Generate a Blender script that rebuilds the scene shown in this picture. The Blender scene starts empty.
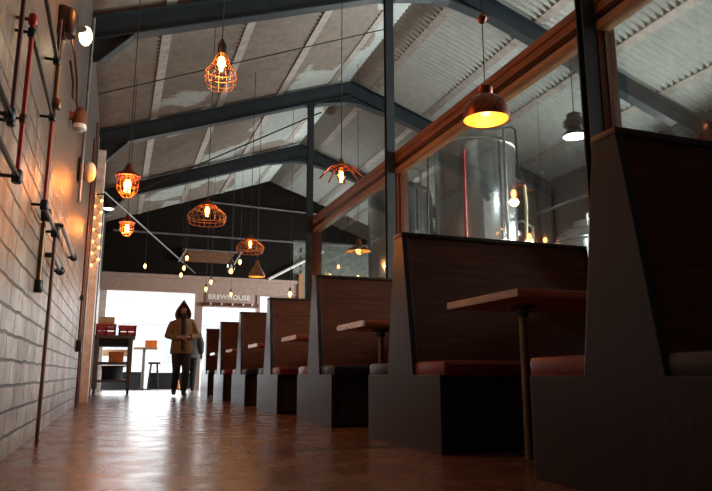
import bpy, bmesh, math, random
from mathutils import Vector, Matrix
random.seed(7)
S = bpy.context.scene
C = S.collection
PI = math.pi

# ------------------------------------------------------------------ materials
def nt(name):
    m = bpy.data.materials.new(name); m.use_nodes = True
    t = m.node_tree; b = t.nodes['Principled BSDF']
    return m, t, b
def N(t, kind, **kw):
    n = t.nodes.new(kind)
    for k, v in kw.items():
        if k in n.inputs.keys() if isinstance(k, str) else False: n.inputs[k].default_value = v
        else: setattr(n, k, v)
    return n
def ramp(t, fac, stops):
    r = t.nodes.new('ShaderNodeValToRGB'); e = r.color_ramp.elements
    while len(e) < len(stops): e.new(0.5)
    for i, (p, c) in enumerate(stops):
        e[i].position = p; e[i].color = (*c, 1) if len(c) == 3 else c
    t.links.new(fac, r.inputs['Fac']); return r.outputs['Color']
def noise(t, vec, scale, detail=4, rough=.55):
    n = t.nodes.new('ShaderNodeTexNoise'); n.inputs['Scale'].default_value = scale
    n.inputs['Detail'].default_value = detail; n.inputs['Roughness'].default_value = rough
    if vec is not None: t.links.new(vec, n.inputs['Vector'])
    return n.outputs['Fac']
def mapping(t, vec, sc=(1,1,1), loc=(0,0,0)):
    m = t.nodes.new('ShaderNodeMapping'); m.inputs['Scale'].default_value = sc; m.inputs['Location'].default_value = loc
    t.links.new(vec, m.inputs['Vector']); return m.outputs['Vector']
def objco(t):
    return t.nodes.new('ShaderNodeTexCoord').outputs['Object']
def mixc(t, fac, a, b, mode='MIX'):
    m = t.nodes.new('ShaderNodeMix'); m.data_type = 'RGBA'; m.blend_type = mode
    for s, v in (('Factor', fac), ('A', a), ('B', b)):
        i = [q for q in m.inputs if q.name == s and (q.type == 'RGBA' or (s == 'Factor' and q.type == 'VALUE'))][0]
        if isinstance(v, (int, float)): i.default_value = v
        elif isinstance(v, tuple): i.default_value = (*v, 1)
        else: t.links.new(v, i)
    return [o for o in m.outputs if o.type == 'RGBA'][0]
def bump(t, b, h, strength=.3, dist=.01):
    n = t.nodes.new('ShaderNodeBump'); n.inputs['Strength'].default_value = strength; n.inputs['Distance'].default_value = dist
    t.links.new(h, n.inputs['Height']); t.links.new(n.outputs['Normal'], b.inputs['Normal'])
def pm(name, col, rough=.5, metal=0., var=.25, scale=8., bmp=.15, stretch=(1,1,1), emit=None, es=0, coat=0, spec=.5):
    m, t, b = nt(name)
    v = mapping(t, objco(t), stretch)
    f = noise(t, v, scale)
    c1 = tuple(max(0, x*(1-var)) for x in col); c2 = tuple(min(1, x*(1+var)) for x in col)
    t.links.new(ramp(t, f, [(.3, c1), (.7, c2)]), b.inputs['Base Color'])
    b.inputs['Roughness'].default_value = rough; b.inputs['Metallic'].default_value = metal
    b.inputs['Specular IOR Level'].default_value = spec; b.inputs['Coat Weight'].default_value = coat
    if bmp: bump(t, b, f, bmp, .004)
    if emit: b.inputs['Emission Color'].default_value = (*emit, 1); b.inputs['Emission Strength'].default_value = es
    return m
def woodm(name, col, rough=.45, axis=0, var=.4, coat=0, spec=.5):
    st = [14, 14, 14]; st[axis] = 1.2
    return pm(name, col, rough, 0, var, 3., .12, tuple(st), coat=coat, spec=spec)
M = {}
M['steel'] = pm('painted_truss_steel', (.017,.028,.036), .55, 0, .3, 4)
M['steelcol'] = pm('painted_column_steel', (.014,.021,.027), .5, 0, .3, 4)
M['purlin'] = pm('whitewashed_purlin', (.36,.34,.31), .7)
M['rail'] = woodm('varnished_rail_wood', (.24,.085,.026), .35, 1, .45)
M['bead'] = woodm('glazing_bead_wood', (.33,.16,.07), .45, 1, .35)
M['post'] = woodm('varnished_post_wood', (.11,.028,.010), .4, 2, .45)
M['booth'] = woodm('booth_panel_charcoal', (.022,.015,.017), .30, 2, .35, spec=.30)
M['booth_back'] = woodm('booth_back_brown', (.075,.022,.009), .6, 0, .35, spec=.15)
M['cap'] = woodm('booth_cap_dark', (.03,.018,.015), .4, 0)
M['kick'] = pm('bench_front_black', (.02,.017,.017), .55)
M['redv'] = pm('red_vinyl', (.17,.018,.013), .32, 0, .2, 30, .1)
M['blackv'] = pm('black_vinyl', (.018,.019,.022), .42, 0, .2, 30, .1, spec=.35)
M['top'] = woodm('table_top_wood', (.28,.07,.025), .3, 0, .4, .3)
M['edge'] = woodm('table_edge_pale', (.42,.27,.20), .2, 1, .35)
M['brass'] = pm('aged_brass_tube', (.20,.12,.06), .4, .8, .25)
M['black'] = pm('black_metal', (.015,.015,.016), .4, .3)
M['blackpipe'] = pm('black_iron_pipe', (.02,.02,.021), .33, .5)
M['redpipe'] = pm('red_pipe', (.42,.02,.014), .4, .1, .25, 14)
M['maroon'] = pm('maroon_pipe', (.10,.018,.014), .5, .1)
M['rust'] = pm('brown_pipe', (.13,.05,.03), .5, .3)
M['bronze'] = pm('bronze_pipe', (.14,.075,.03), .4, .6)
M['copper'] = pm('dark_hammered_copper', (.23,.06,.028), .35, .8, .45, 45, .4)
M['copperwire'] = pm('copper_wire', (.20,.08,.035), .5, .8)
M['smoky'] = pm('smoky_brown_glass', (.30,.17,.10), .25)
M['gold'] = pm('brushed_brass_lining', (.95,.62,.22), .45, .35, .1)
M['cord'] = pm('black_cord', (.012,.012,.012), .6)
M['white'] = pm('white_paint', (.75,.73,.70), .6)
M['pink'] = pm('whitewashed_brick_lintel', (.42,.31,.27), .7, 0, .10, 9, .2)
M['dark'] = pm('dark_gable_board', (.0095,.0072,.0062), .8, 0, .3, 2, .1, (1,1,8), spec=.12)
M['greenwall'] = pm('grey_green_cladding', (.16,.18,.165), .6)
M['backwall'] = pm('back_wall_paint', (.035,.03,.028), .7)
M['stainless'] = pm('stainless_steel', (.42,.45,.47), .25, 1, .12, 3, .05, (6,6,.6))
M['stain2'] = pm('brushed_stainless_fitting', (.5,.5,.5), .35, 1)
M['hose'] = pm('pale_yellow_hose', (.62,.60,.32), .5)
M['grill'] = woodm('brown_vent_board', (.16,.07,.035), .5, 0)
M['galv'] = pm('galvanised_pipe', (.22,.22,.22), .45, .6)
M['crate'] = pm('red_plastic_crate', (.55,.03,.035), .4)
M['carton'] = pm('tan_cardboard', (.58,.36,.16), .8)
M['orange'] = pm('orange_plastic', (.85,.22,.04), .45)
M['plank'] = woodm('weathered_plank', (.50,.30,.16), .7, 0)
M['timber'] = woodm('dark_timber', (.13,.11,.10), .6, 2)
M['planter'] = pm('black_planter', (.02,.024,.03), .6)
M['concrete'] = pm('pale_concrete', (.62,.60,.58), .8)
M['facade'] = pm('pale_render', (.78,.79,.80), .8)
M['pane'] = pm('dark_window_pane', (.52,.57,.63), .3)
M['skin'] = pm('skin', (.34,.19,.13), .5, 0, .1)
M['tan'] = pm('tan_coat_cloth', (.20,.115,.045), .85, 0, .25, 14, .3)
M['hair'] = pm('dark_hood_cloth', (.13,.075,.045), .9)
M['navy'] = pm('dark_clothes', (.014,.015,.02), .8)
M['greyc'] = pm('grey_jacket_cloth', (.09,.095,.105), .85)
M['rubber'] = pm('black_rubber', (.012,.012,.012), .6)
M['shoe'] = pm('black_leather_boot', (.015,.013,.012), .4)
M['amber'] = None
def glow(name, col, s):
    m, t, b = nt(name)
    b.inputs['Base Color'].default_value = (*col, 1); b.inputs['Roughness'].default_value = .3
    b.inputs['Emission Color'].default_value = (*col, 1); b.inputs['Emission Strength'].default_value = s
    return m
M['fil'] = glow('warm_filament_glass', (1, .42, .11), 9)
M['fila'] = glow('filament_core', (1, .66, .28), 30)
M['bulb'] = glow('warm_bulb_glass', (1, .40, .12), 5)
M['globe'] = glow('opal_wall_globe', (1, .80, .50), 5)
M['hiwhite'] = glow('cool_lamp_lens', (.85, 1, 1), 14)
M['shade_lens'] = glow('sconce_lens', (1, .86, .68), 4)
def glassm(name, tint, refl):
    m = bpy.data.materials.new(name); m.use_nodes = True; t = m.node_tree; t.nodes.clear()
    o = t.nodes.new('ShaderNodeOutputMaterial'); mx = t.nodes.new('ShaderNodeMixShader')
    tr = t.nodes.new('ShaderNodeBsdfTransparent'); tr.inputs[0].default_value = (*tint, 1)
    g = t.nodes.new('ShaderNodeBsdfGlossy'); g.inputs['Roughness'].default_value = .02
    lw = t.nodes.new('ShaderNodeFresnel'); lw.inputs['IOR'].default_value = 1.45
    mu = t.nodes.new('ShaderNodeMath'); mu.operation = 'MULTIPLY'; mu.inputs[1].default_value = refl
    t.links.new(lw.outputs[0], mu.inputs[0]); t.links.new(mu.outputs[0], mx.inputs[0])
    t.links.new(tr.outputs[0], mx.inputs[1]); t.links.new(g.outputs[0], mx.inputs[2]); t.links.new(mx.outputs[0], o.inputs[0])
    return m
M['glass'] = glassm('partition_glass', (.97,.985,.97), .45)
M['amberglass'] = glassm('amber_bulb_glass', (1,.62,.25), .8)

def mat_floor():
    m, t, b = nt('polished_red_concrete'); v = objco(t)
    f = noise(t, v, 1.3, 8, .65); g = noise(t, mapping(t, v, (1.2, .35, 1)), 3., 6, .6)
    c = mixc(t, g, ramp(t, f, [(.25, (.11,.046,.029)), (.5, (.18,.083,.053)), (.8, (.25,.130,.088))]), (.13,.060,.040))
    w = t.nodes.new('ShaderNodeTexWave'); w.bands_direction = 'Y'; w.inputs['Scale'].default_value = .085; w.inputs['Distortion'].default_value = .25
    t.links.new(v, w.inputs['Vector'])
    j = ramp(t, w.outputs['Fac'], [(0, (0,0,0)), (.0008, (1,1,1))])
    c2 = mixc(t, j, (.03,.018,.014), c)
    t.links.new(c2, b.inputs['Base Color'])
    t.links.new(ramp(t, noise(t, v, 4, 6), [(.3, (.20,)*3), (.75, (.34,)*3)]), b.inputs['Roughness'])
    b.inputs['Specular IOR Level'].default_value = .6
    bump(t, b, noise(t, mapping(t, v, (1, .5, 1)), 3.5, 3), .10, .02)
    return m
def mat_wall():
    m, t, b = nt('whitewashed_block_wall'); v = objco(t)
    sp = t.nodes.new('ShaderNodeSeparateXYZ'); t.links.new(v, sp.inputs[0])
    cb = t.nodes.new('ShaderNodeCombineXYZ'); t.links.new(sp.outputs['Y'], cb.inputs['X']); t.links.new(sp.outputs['Z'], cb.inputs['Y'])
    br = t.nodes.new('ShaderNodeTexBrick'); nv = t.nodes.new('ShaderNodeTexNoise'); nv.inputs['Scale'].default_value = 5; t.links.new(v, nv.inputs['Vector']); va = t.nodes.new('ShaderNodeVectorMath'); va.operation = 'MULTIPLY_ADD'; va.inputs[1].default_value = (.03,.03,0); t.links.new(nv.outputs['Color'], va.inputs[0]); t.links.new(cb.outputs[0], va.inputs[2]); t.links.new(va.outputs[0], br.inputs['Vector'])
    for k, x in (('Scale', 1), ('Mortar Size', .011), ('Mortar Smooth', .6), ('Brick Width', .42), ('Row Height', .125), ('Bias', 0)): br.inputs[k].default_value = x
    br.inputs['Color1'].default_value = (1,1,1,1); br.inputs['Color2'].default_value = (.86,.86,.86,1); br.inputs['Mortar'].default_value = (0,0,0,1)
    n1 = noise(t, v, 2.2, 8, .7); n2 = noise(t, mapping(t, v, (1, 9, 1.2)), 1.6, 6, .7); n3 = noise(t, v, 14, 6, .7)
    paint = ramp(t, n1, [(.34, (.13,.07,.05)), (.5, (.33,.25,.21)), (.68, (.60,.53,.48))])
    paint = mixc(t, ramp(t, n3, [(.30, (1,)*3), (.44, (0,)*3)]), paint, (.14,.085,.065))
    brick = mixc(t, br.outputs['Color'], (.028,.018,.015), mixc(t, 1., paint, br.outputs['Color'], 'MULTIPLY'))
    plaster = ramp(t, n2, [(.3, (.068,.056,.050)), (.7, (.112,.095,.084))])
    ad = t.nodes.new('ShaderNodeMath'); ad.operation = 'MULTIPLY_ADD'; ad.inputs[1].default_value = 1.2
    t.links.new(n2, ad.inputs[0]); t.links.new(sp.outputs['Z'], ad.inputs[2])
    mr = t.nodes.new('ShaderNodeMapRange'); t.links.new(ad.outputs[0], mr.inputs['Value'])
    mr.inputs['From Min'].default_value = 2.10; mr.inputs['From Max'].default_value = 2.5
    up = mr.outputs[0]
    t.links.new(mixc(t, up, brick, plaster), b.inputs['Base Color'])
    b.inputs['Roughness'].default_value = .42; b.inputs['Specular IOR Level'].default_value = .55
    hn = mixc(t, .25, br.outputs['Color'], ramp(t, n3, [(0, (0,)*3), (1, (1,)*3)]))
    hh = mixc(t, up, hn, ramp(t, n2, [(0, (.3,)*3), (1, (.8,)*3)]))
    bump(t, b, hh, .6, .018)
    return m
def mat_roof():
    m, t, b = nt('painted_corrugated_iron'); v = objco(t)
    sp = t.nodes.new('ShaderNodeSeparateXYZ'); t.links.new(v, sp.inputs[0])
    n1 = noise(t, mapping(t, v, (.55, .42, .55), (3.1, 1.7, 0)), 1.0, 3, .5); n2 = noise(t, v, 7, 5, .6)
    a0 = t.nodes.new('ShaderNodeMath'); a0.operation = 'MULTIPLY_ADD'; a0.inputs[1].default_value = .012; t.links.new(sp.outputs['Y'], a0.inputs[0]); t.links.new(n1, a0.inputs[2])
    ad = t.nodes.new('ShaderNodeMath'); ad.operation = 'MULTIPLY_ADD'; ad.inputs[1].default_value = .09
    t.links.new(sp.outputs['X'], ad.inputs[0]); t.links.new(a0.outputs[0], ad.inputs[2])
    fac = ramp(t, ad.outputs[0], [(.86, (0,)*3), (.875, (1,)*3)])
    old = ramp(t, n2, [(.3, (.16,.137,.113)), (.7, (.235,.203,.17))])
    new = ramp(t, n2, [(.3, (.33,.375,.365)), (.7, (.42,.475,.46))])
    c = mixc(t, fac, old, new)
    t.links.new(c, b.inputs['Base Color']); b.inputs['Roughness'].default_value = .6
    return m
M['floor'] = mat_floor(); M['wall'] = mat_wall(); M['roof'] = mat_roof()

# ------------------------------------------------------------------ mesh helpers
def B(): return bmesh.new()
def box(bm, x0, x1, y0, y1, z0, z1, bev=0):
    b2 = bmesh.new(); bmesh.ops.create_cube(b2, size=1)
    for v in b2.verts: v.co = Vector(((x0+x1)/2 + v.co.x*(x1-x0), (y0+y1)/2 + v.co.y*(y1-y0), (z0+z1)/2 + v.co.z*(z1-z0)))
    if bev: bmesh.ops.bevel(b2, geom=b2.edges[:], offset=bev, segments=2, profile=.6, affect='EDGES')
    merge(bm, b2); return bm
def merge(bm, b2):
    me = bpy.data.meshes.new('tmp'); b2.to_mesh(me); b2.free(); bm.from_mesh(me); bpy.data.meshes.remove(me)
def prism(bm, poly, axis, a0, a1, bev=0):
    """poly of 2-D points; axis 0: (y,z) extruded in x, 1: (x,z) in y, 2: (x,y) in z"""
    b2 = bmesh.new()
    def P(p, a): return [(a, p[0], p[1]), (p[0], a, p[1]), (p[0], p[1], a)][axis]
    lo = [b2.verts.new(P(p, a0)) for p in poly]; hi = [b2.verts.new(P(p, a1)) for p in poly]
    b2.faces.new(lo); b2.faces.new(hi[::-1]); n = len(poly)
    for i in range(n): b2.faces.new((lo[i], hi[i], hi[(i+1) % n], lo[(i+1) % n]))
    bmesh.ops.recalc_face_normals(b2, faces=b2.faces[:])
    if bev: bmesh.ops.bevel(b2, geom=b2.edges[:], offset=bev, segments=2, profile=.6, affect='EDGES')
    merge(bm, b2); return bm
def tube(bm, pts, r, n=10, cap=True):
    pts = [Vector(p) for p in pts]; rs = r if isinstance(r, (list, tuple)) else [r]*len(pts)
    rings = []; prev = None
    for i, p in enumerate(pts):
        d = (pts[min(i+1, len(pts)-1)] - pts[max(i-1, 0)]).normalized()
        if prev is None:
            u = d.orthogonal().normalized()
        else:
            u = (prev - d*prev.dot(d)); u = u.normalized() if u.length > 1e-6 else d.orthogonal().normalized()
        prev = u; w = d.cross(u)
        rings.append([bm.verts.new(p + (u*math.cos(2*PI*k/n) + w*math.sin(2*PI*k/n))*rs[i]) for k in range(n)])
    for a, b in zip(rings, rings[1:]):
        for k in range(n): bm.faces.new((a[k], a[(k+1) % n], b[(k+1) % n], b[k]))
    if cap: bm.faces.new(rings[0][::-1]); bm.faces.new(rings[-1])
    return bm
def lathe(bm, prof, n=24, c=(0,0,0), cap=True):
    rings = []
    for r, z in prof:
        if r < 1e-5: rings.append([bm.verts.new((c[0], c[1], c[2]+z))])
        else: rings.append([bm.verts.new((c[0]+r*math.cos(2*PI*k/n), c[1]+r*math.sin(2*PI*k/n), c[2]+z)) for k in range(n)])
    for a, b in zip(rings, rings[1:]):
        if len(a) == 1 and len(b) == 1: continue
        for k in range(n):
            q = (k+1) % n
            if len(a) == 1: bm.faces.new((a[0], b[q], b[k]))
            elif len(b) == 1: bm.faces.new((a[k], a[q], b[0]))
            else: bm.faces.new((a[k], a[q], b[q], b[k]))
    bmesh.ops.recalc_face_normals(bm, faces=bm.faces[:])
    return bm
def ring(bm, c, R, r, n=28, m=6, axis=2):
    pts = []
    for k in range(n+1):
        a = 2*PI*k/n; p = [R*math.cos(a), R*math.sin(a)]
        q = {2: (p[0], p[1], 0), 1: (p[0], 0, p[1]), 0: (0, p[0], p[1])}[axis]
        pts.append((c[0]+q[0], c[1]+q[1], c[2]+q[2]))
    return tube(bm, pts, r, m, False)
def ball(bm, c, r, s=(1,1,1), u=14, v=10):
    b2 = bmesh.new(); bmesh.ops.create_uvsphere(b2, u_segments=u, v_segments=v, radius=r)
    for q in b2.verts: q.co = Vector((c[0]+q.co.x*s[0], c[1]+q.co.y*s[1], c[2]+q.co.z*s[2]))
    merge(bm, b2); return bm
def obj(name, bm, mat, parent=None, loc=None, smooth=True):
    me = bpy.data.meshes.new(name)
    bmesh.ops.recalc_face_normals(bm, faces=bm.faces[:])
    bm.to_mesh(me); bm.free(); me.materials.append(M[mat] if isinstance(mat, str) else mat)
    if smooth:
        for p in me.polygons: p.use_smooth = True
        try: me.set_sharp_from_angle(angle=math.radians(38))
        except Exception: pass
    o = bpy.data.objects.new(name, me); C.objects.link(o)
    if parent: o.parent = parent
    if loc: o.location = loc
    return o
def tag(o, label, cat, group=None, kind=None):
    o['label'] = label; o['category'] = cat
    if group: o['group'] = group
    if kind: o['kind'] = kind
    return o
def thing(name, label, cat, loc=(0,0,0), rz=0, group=None):
    o = bpy.data.objects.new(name, None); C.objects.link(o); o.empty_display_size = .1
    o.location = loc; o.rotation_euler = (0, 0, rz); return tag(o, label, cat, group)
def dup(root, loc, label, rz=None):
    r = root.copy(); C.objects.link(r); r.location = loc; r['label'] = label
    if rz is not None: r.rotation_euler = (0, 0, rz)
    for ch in list(root.children):
        c = ch.copy(); C.objects.link(c); c.parent = r
        for g in list(ch.children):
            d = g.copy(); C.objects.link(d); d.parent = c
    return r
def struct(name, bm, mat, label, cat='structure', group=None, smooth=False):
    return tag(obj(name, bm, mat, smooth=smooth), label, cat, group, 'structure')
def light(kind, loc, energy, col, **kw):
    l = bpy.data.lights.new('lamp_light', kind); l.energy = energy; l.color = col
    for k, v in kw.items(): setattr(l, k, v)
    o = bpy.data.objects.new('lamp_light', l); C.objects.link(o); o.location = loc; return o

# ------------------------------------------------------------------ room shell
XW, XR, XE, YB, YE = -.5, 3.93, 8.4, -3.0, 18.5
SL = .357
def roofz(x): return 6.06 - SL*abs(x-XR)
struct('floor', box(B(), XW-.2, XE+.2, YB-.2, YE+.2, -.2, 0), 'floor', 'polished reddish concrete floor of the taproom', 'floor')
struct('wall_left', box(B(), XW-.2, XW, YB, YE+.2, 0, roofz(XW)), 'wall', 'whitewashed block wall along the left of the aisle', 'wall')
struct('wall_back', prism(B(), [(XW, 0), (XE, 0), (XE, roofz(XE)), (XR, roofz(XR)), (XW, roofz(XW))], 1, YB-.2, YB), 'backwall', 'plain wall closing the hall behind the viewpoint', 'wall')
# right wall with four window openings (added to light the brewery roof)
bm = B(); box(bm, XE, XE+.2, YB, YE+.2, 0, 1.9); box(bm, XE, XE+.2, YB, YE+.2, 3.7, roofz(XE))
WIN = [(2.4, 5.2), (5.8, 8.6), (13.4, 17.4)]
ys = [YB] + [q for w in WIN for q in w] + [YE+.2]
for i in range(0, len(ys), 2): box(bm, XE, XE+.2, ys[i], ys[i+1], 1.9, 3.7)
struct('wall_right', bm, 'backwall', 'far side wall of the brewery behind the glass partition', 'wall')
for i, (a, b_) in enumerate(WIN):
    bm = B()
    for y in [a + (b_-a)*k/4 for k in range(5)]: box(bm, XE+.06, XE+.12, y-.03, y+.03, 1.9, 3.7)
    for z in (1.93, 2.8, 3.67): box(bm, XE+.06, XE+.12, a, b_, z-.03, z+.03)
    w = struct('window_%d' % (i+1), bm, 'black', ['first','second','third','fourth'][i] + ' steel framed window added to the brewery side wall to light the roof', 'window')
    obj('pane', box(B(), XE+.085, XE+.095, a, b_, 1.9, 3.7), 'glass', w)
# roof, corrugated sheet
bm = B(); pitch = .11; per = 8; ny = int((YE+.3-YB+.2)/pitch*per)
for side in (0, 1):
    xs = [XW-.25 + (XR-XW+.25)*k/10 for k in range(11)] if side == 0 else [XR + (XE+.25-XR)*k/10 for k in range(11)]
    prev = None
    for j in range(ny+1):
        y = YB-.2 + j*pitch/per; dz = .026*math.sin(2*PI*j/per)
        row = [bm.verts.new((x, y, roofz(x)+dz - .02*math.sin(PI*((x*.8) % 1)))) for x in xs]
        if prev:
            for k in range(10): bm.faces.new((prev[k], prev[k+1], row[k+1], row[k]))
        prev = row
ce = struct('ceiling', bm, 'roof', 'patchily painted corrugated iron roof underside', 'ceiling', smooth=True)
sm = ce.modifiers.new('thick', 'SOLIDIFY'); sm.thickness = .006; sm.offset = 1
# purlins running the length of the hall
for i, x in enumerate((.35, 1.45, 2.55, 3.55, 4.4, 5.5, 6.6, 7.7)):
    z = roofz(x) - .035
    struct('purlin', prism(B(), [(x-.06, roofz(x-.06)-.045), (x+.06, roofz(x+.06)-.045), (x+.06, roofz(x+.06)-.02), (x-.06, roofz(x-.06)-.02)], 1, YB, YE), 'purlin',
           ['lowest purlin on the left roof slope','second purlin up the left roof slope','third purlin up the left roof slope','purlin just left of the ridge','purlin just right of the ridge','second purlin down the right roof slope','third purlin down the right roof slope','lowest purlin on the right roof slope'][i], 'purlin', 'roof purlins')
# portal trusses
def ibeam(bm, p0, p1, depth, w, y, tf=.02):
    """I-section in the plane y=const, top edge running p0 -> p1 (x,z)"""
    (xa, za), (xb, zb) = p0, p1
    prism(bm, [(xa, za), (xb, zb), (xb, zb-tf), (xa, za-tf)], 1, y-w/2, y+w/2)
    prism(bm, [(xa, za-depth), (xb, zb-depth), (xb, zb-depth+tf), (xa, za-depth+tf)], 1, y-w/2, y+w/2)
    prism(bm, [(xa, za-tf), (xb, zb-tf), (xb, zb-depth+tf), (xa, za-depth+tf)], 1, y-.012, y+.012)
TY = [3.66, 7.43, 11.2, 14.96]
nm = ['nearest', 'second', 'third', 'farthest']
for i, y in enumerate(TY):
    t = thing('roof_truss', '%s dark blue steel portal frame under the roof' % nm[i], 'truss', (0, y, 0), 0, 'steel portal frames'); t['kind'] = 'structure'
    d = .10; dep = .30
    bm = B(); ibeam(bm, (XW+.0, roofz(XW)-d), (XR, roofz(XR)-d), dep, .16, 0); obj('rafter', bm, 'steel', t, smooth=False)
    bm = B(); ibeam(bm, (XR, roofz(XR)-d), (XE, roofz(XE)-d), dep, .16, 0); obj('rafter', bm, 'steel', t, smooth=False)
    a = roofz(XR)-d-dep
    bm = B(); prism(bm, [(XR, a+.02), (XR-.75, a+.02-.75*SL), (XR-.12, a-.14), (XR+.12, a-.14), (XR+.75, a+.02-.75*SL)], 1, -.012, .012)
    prism(bm, [(XR-.75, a-.75*SL), (XR-.12, a-.14), (XR-.12, a-.16), (XR-.75, a-.02-.75*SL)], 1, -.08, .08)
    prism(bm, [(XR+.75, a-.75*SL), (XR+.12, a-.14), (XR+.12, a-.16), (XR+.75, a-.02-.75*SL)], 1, -.08, .08)
    box(bm, XR-.12, XR+.12, -.08, .08, a-.16, a-.14); obj('apex_plate', bm, 'steel', t, smooth=False)
    for sx, x in ((1, XW), (-1, XE)):
        z0 = roofz(x)-d-dep
        bm = B(); prism(bm, [(x, z0-.24), (x+sx*.10, z0-.21), (x+sx*.45, z0+.45*SL+.02), (x, z0+.02)], 1, -.012, .012)
        prism(bm, [(x+sx*.10, z0-.23), (x+sx*.45, z0+.45*SL), (x+sx*.45, z0+.45*SL-.02), (x+sx*.10, z0-.25)], 1, -.08, .08)
        obj('haunch', bm, 'steel', t, smooth=False)
        bm = B(); zt = roofz(x)-d-.02
        zb = 0
        if sx == 1: continue
        box(bm, x, x+sx*.015, -.08, .08, zb, zt); box(bm, x, x+sx*.11, -.012, .012, zb, zt); box(bm, x+sx*.10, x+sx*.115, -.08, .08, zb, zt)
        obj('wall_column', bm, 'steelcol', t, smooth=False)
for y, x1, lb in ((11.2, -.37, 'whitewashed brick pier on the left wall under the third portal frame'), (14.96, -.45, 'whitewashed brick pier on the left wall behind the far cart')):
    struct('wall_left_pier', box(B(), XW, x1, y-.2, y+.2, 0, 4.0), 'white', lb, 'pier')
# columns standing along the booths / partition
for i, y in enumerate(TY[:3]):
    bm = B(); zt = 5.0 if i else 5.0
    zt = roofz(3.07)-.38
    box(bm, 3.075, 3.185, y-.055, y-.043, 0, zt); box(bm, 3.075, 3.185, y+.013, y+.025, 0, zt); box(bm, 3.124, 3.136, y-.05, y+.02, 0, zt)
    box(bm, 3.03, 3.22, y-.10, y+.10, zt-.02, zt)
    struct('steel_column', bm, 'steelcol', 'dark steel column by the glass partition under the %s portal frame' % nm[i], 'column', 'partition columns')

# end wall: two doorways, lintel, dark gable
bm = B()
prism(bm, [(XW, 3.06), (4.7, 3.06), (4.7, 4.3), (XE, 4.3), (XE, roofz(XE)), (XR, roofz(XR)), (XW, roofz(XW))], 1, YE, YE+.2)
struct('wall_end', bm, 'dark', 'dark boarded gable above the street doors', 'wall')
bm = B(); box(bm, XW, 4.95, YE-.06, YE+.2, 2.62, 3.06); box(bm, XW, 4.95, YE-.10, YE-.0, 2.98, 3.08); box(bm, XW, 2.15, YE-.08, YE+.1, 2.60, 2.68)
struct('trim_1', bm, 'pink', 'whitewashed lintel band over the street doors', 'lintel')
struct('trim_2', box(B(), XW, -.34, YE-.02, YE+.2, 0, 2.62), 'white', 'white jamb at the left of the street door', 'door jamb')
struct('trim_3', box(B(), 1.94, 2.15, YE-.06, YE+.2, 0, 2.62), 'pink', 'whitewashed post between the two street doors', 'door post')
bm = B(); box(bm, 3.66, 3.75, YE-.04, YE+.2, 0, 2.62); box(bm, 4.07, 4.95, YE-.02, YE+.2, 0, 2.62); box(bm, 3.75, 4.07, YE, YE+.2, 0, 1.1)
struct('wall_end_lower', bm, 'pink', 'whitewashed wall between the narrow window and the brewery', 'wall')
bm = B(); box(bm, 2.15, 3.66, YE, YE+.16, 2.25, 2.62); struct('trim_4', bm, 'pink', 'whitewashed transom panel above the second street door', 'transom')
bm = B(); box(bm, 4.7, XE, YE+.01, YE+.2, 0, 4.3)
for z in [.2+.22*k for k in range(18)]: box(bm, 4.95, XE, YE-.03, YE, z, z+.12)
struct('wall_end_right', bm, 'greenwall', 'grey green slatted end wall of the brewery', 'wall')
struct('trim_5', box(B(), 4.85, 4.97, YE-.12, YE+.1, 0, 3.3), 'bead', 'pale timber corner post at the end of the lintel', 'post')
# sign and awning rail on the transom
t = thing('door_sign', 'pale sign board with white capital letters above the second street door', 'sign', (2.91, YE-.002, 2.5))
obj('board', box(B(), -.68, .68, -.04, 0, -.13, .17, .008), M['pink'], t)
def text_mesh(s, size, ext):
    cu = bpy.data.curves.new('t', 'FONT'); cu.body = s; cu.size = size; cu.extrude = ext; cu.align_x = 'CENTER'; cu.align_y = 'CENTER'; cu.space_character = 1.05
    cu.offset = .006
    o = bpy.data.objects.new('t', cu); C.objects.link(o); bpy.context.view_layer.update()
    me = bpy.data.meshes.new_from_object(o.evaluated_get(bpy.context.evaluated_depsgraph_get())); bpy.data.objects.remove(o); return me
me = text_mesh('BREWHOUSE', .19, .006); me.materials.clear(); me.materials.append(pm('sign_letter_white', (.92,.92,.90), .5, bmp=0))
lo = bpy.data.objects.new('lettering', me); C.objects.link(lo); lo.parent = t; lo.location = (-.04, -.046, .02); lo.rotation_euler = (PI/2, 0, 0)
bm = B(); box(bm, 2.1, 3.70, YE-.14, YE-.065, 2.26, 2.36, .01)
aw = tag(obj('coat_rail', bm, 'rust'), 'brown timber rail with pale pegs under the sign', 'rail')
for x in (2.35, 2.65, 2.95, 3.25, 3.5):
    bm = B(); tube(bm, [(x, YE-.14, 2.31), (x, YE-.2, 2.33)], .025, 8); obj('peg', bm, 'white', aw)

# gable pipes, brace rods, vent board
def rod(name, label, cat, a, b_, r, mat, group=None):
    bm = B(); tube(bm, [a, b_], r, 8); return tag(obj(name, bm, mat), label, cat, group)
rod('gable_pipe', 'upper grey pipe running across the dark gable', 'pipe', (2.2, YE-.06, 5.22), (5.7, YE-.06, 5.12), .03, 'galv', 'gable pipes')
rod('gable_pipe', 'lower grey pipe running across the dark gable', 'pipe', (-.3, YE-.06, 4.22), (8.0, YE-.06, 4.22), .03, 'galv', 'gable pipes')
rod('brace_rod', 'thin steel brace rod rising from the left wall to the second truss ridge', 'brace', (XW+.03, 15.2, 4.1), (3.4, 11.4, 5.35), .014, 'steel', 'roof brace rods')
rod('brace_rod', 'thin steel brace rod falling across the gable to the lintel', 'brace', (XW+.03, 14.4, 4.2), (1.9, YE-.12, 3.15), .018, 'galv', 'roof brace rods')
rod('tie_cable', 'slack dark cable strung across the left roof slope near the caged bulb', 'cable', (XW+.02, 9.3, 4.25), (3.4, 8.1, 5.35), .008, 'cord')
t = thing('vent_board', 'brown hinged vent board hanging below the gable pipes', 'vent', (2.15, YE-.1, 3.62))
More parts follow.
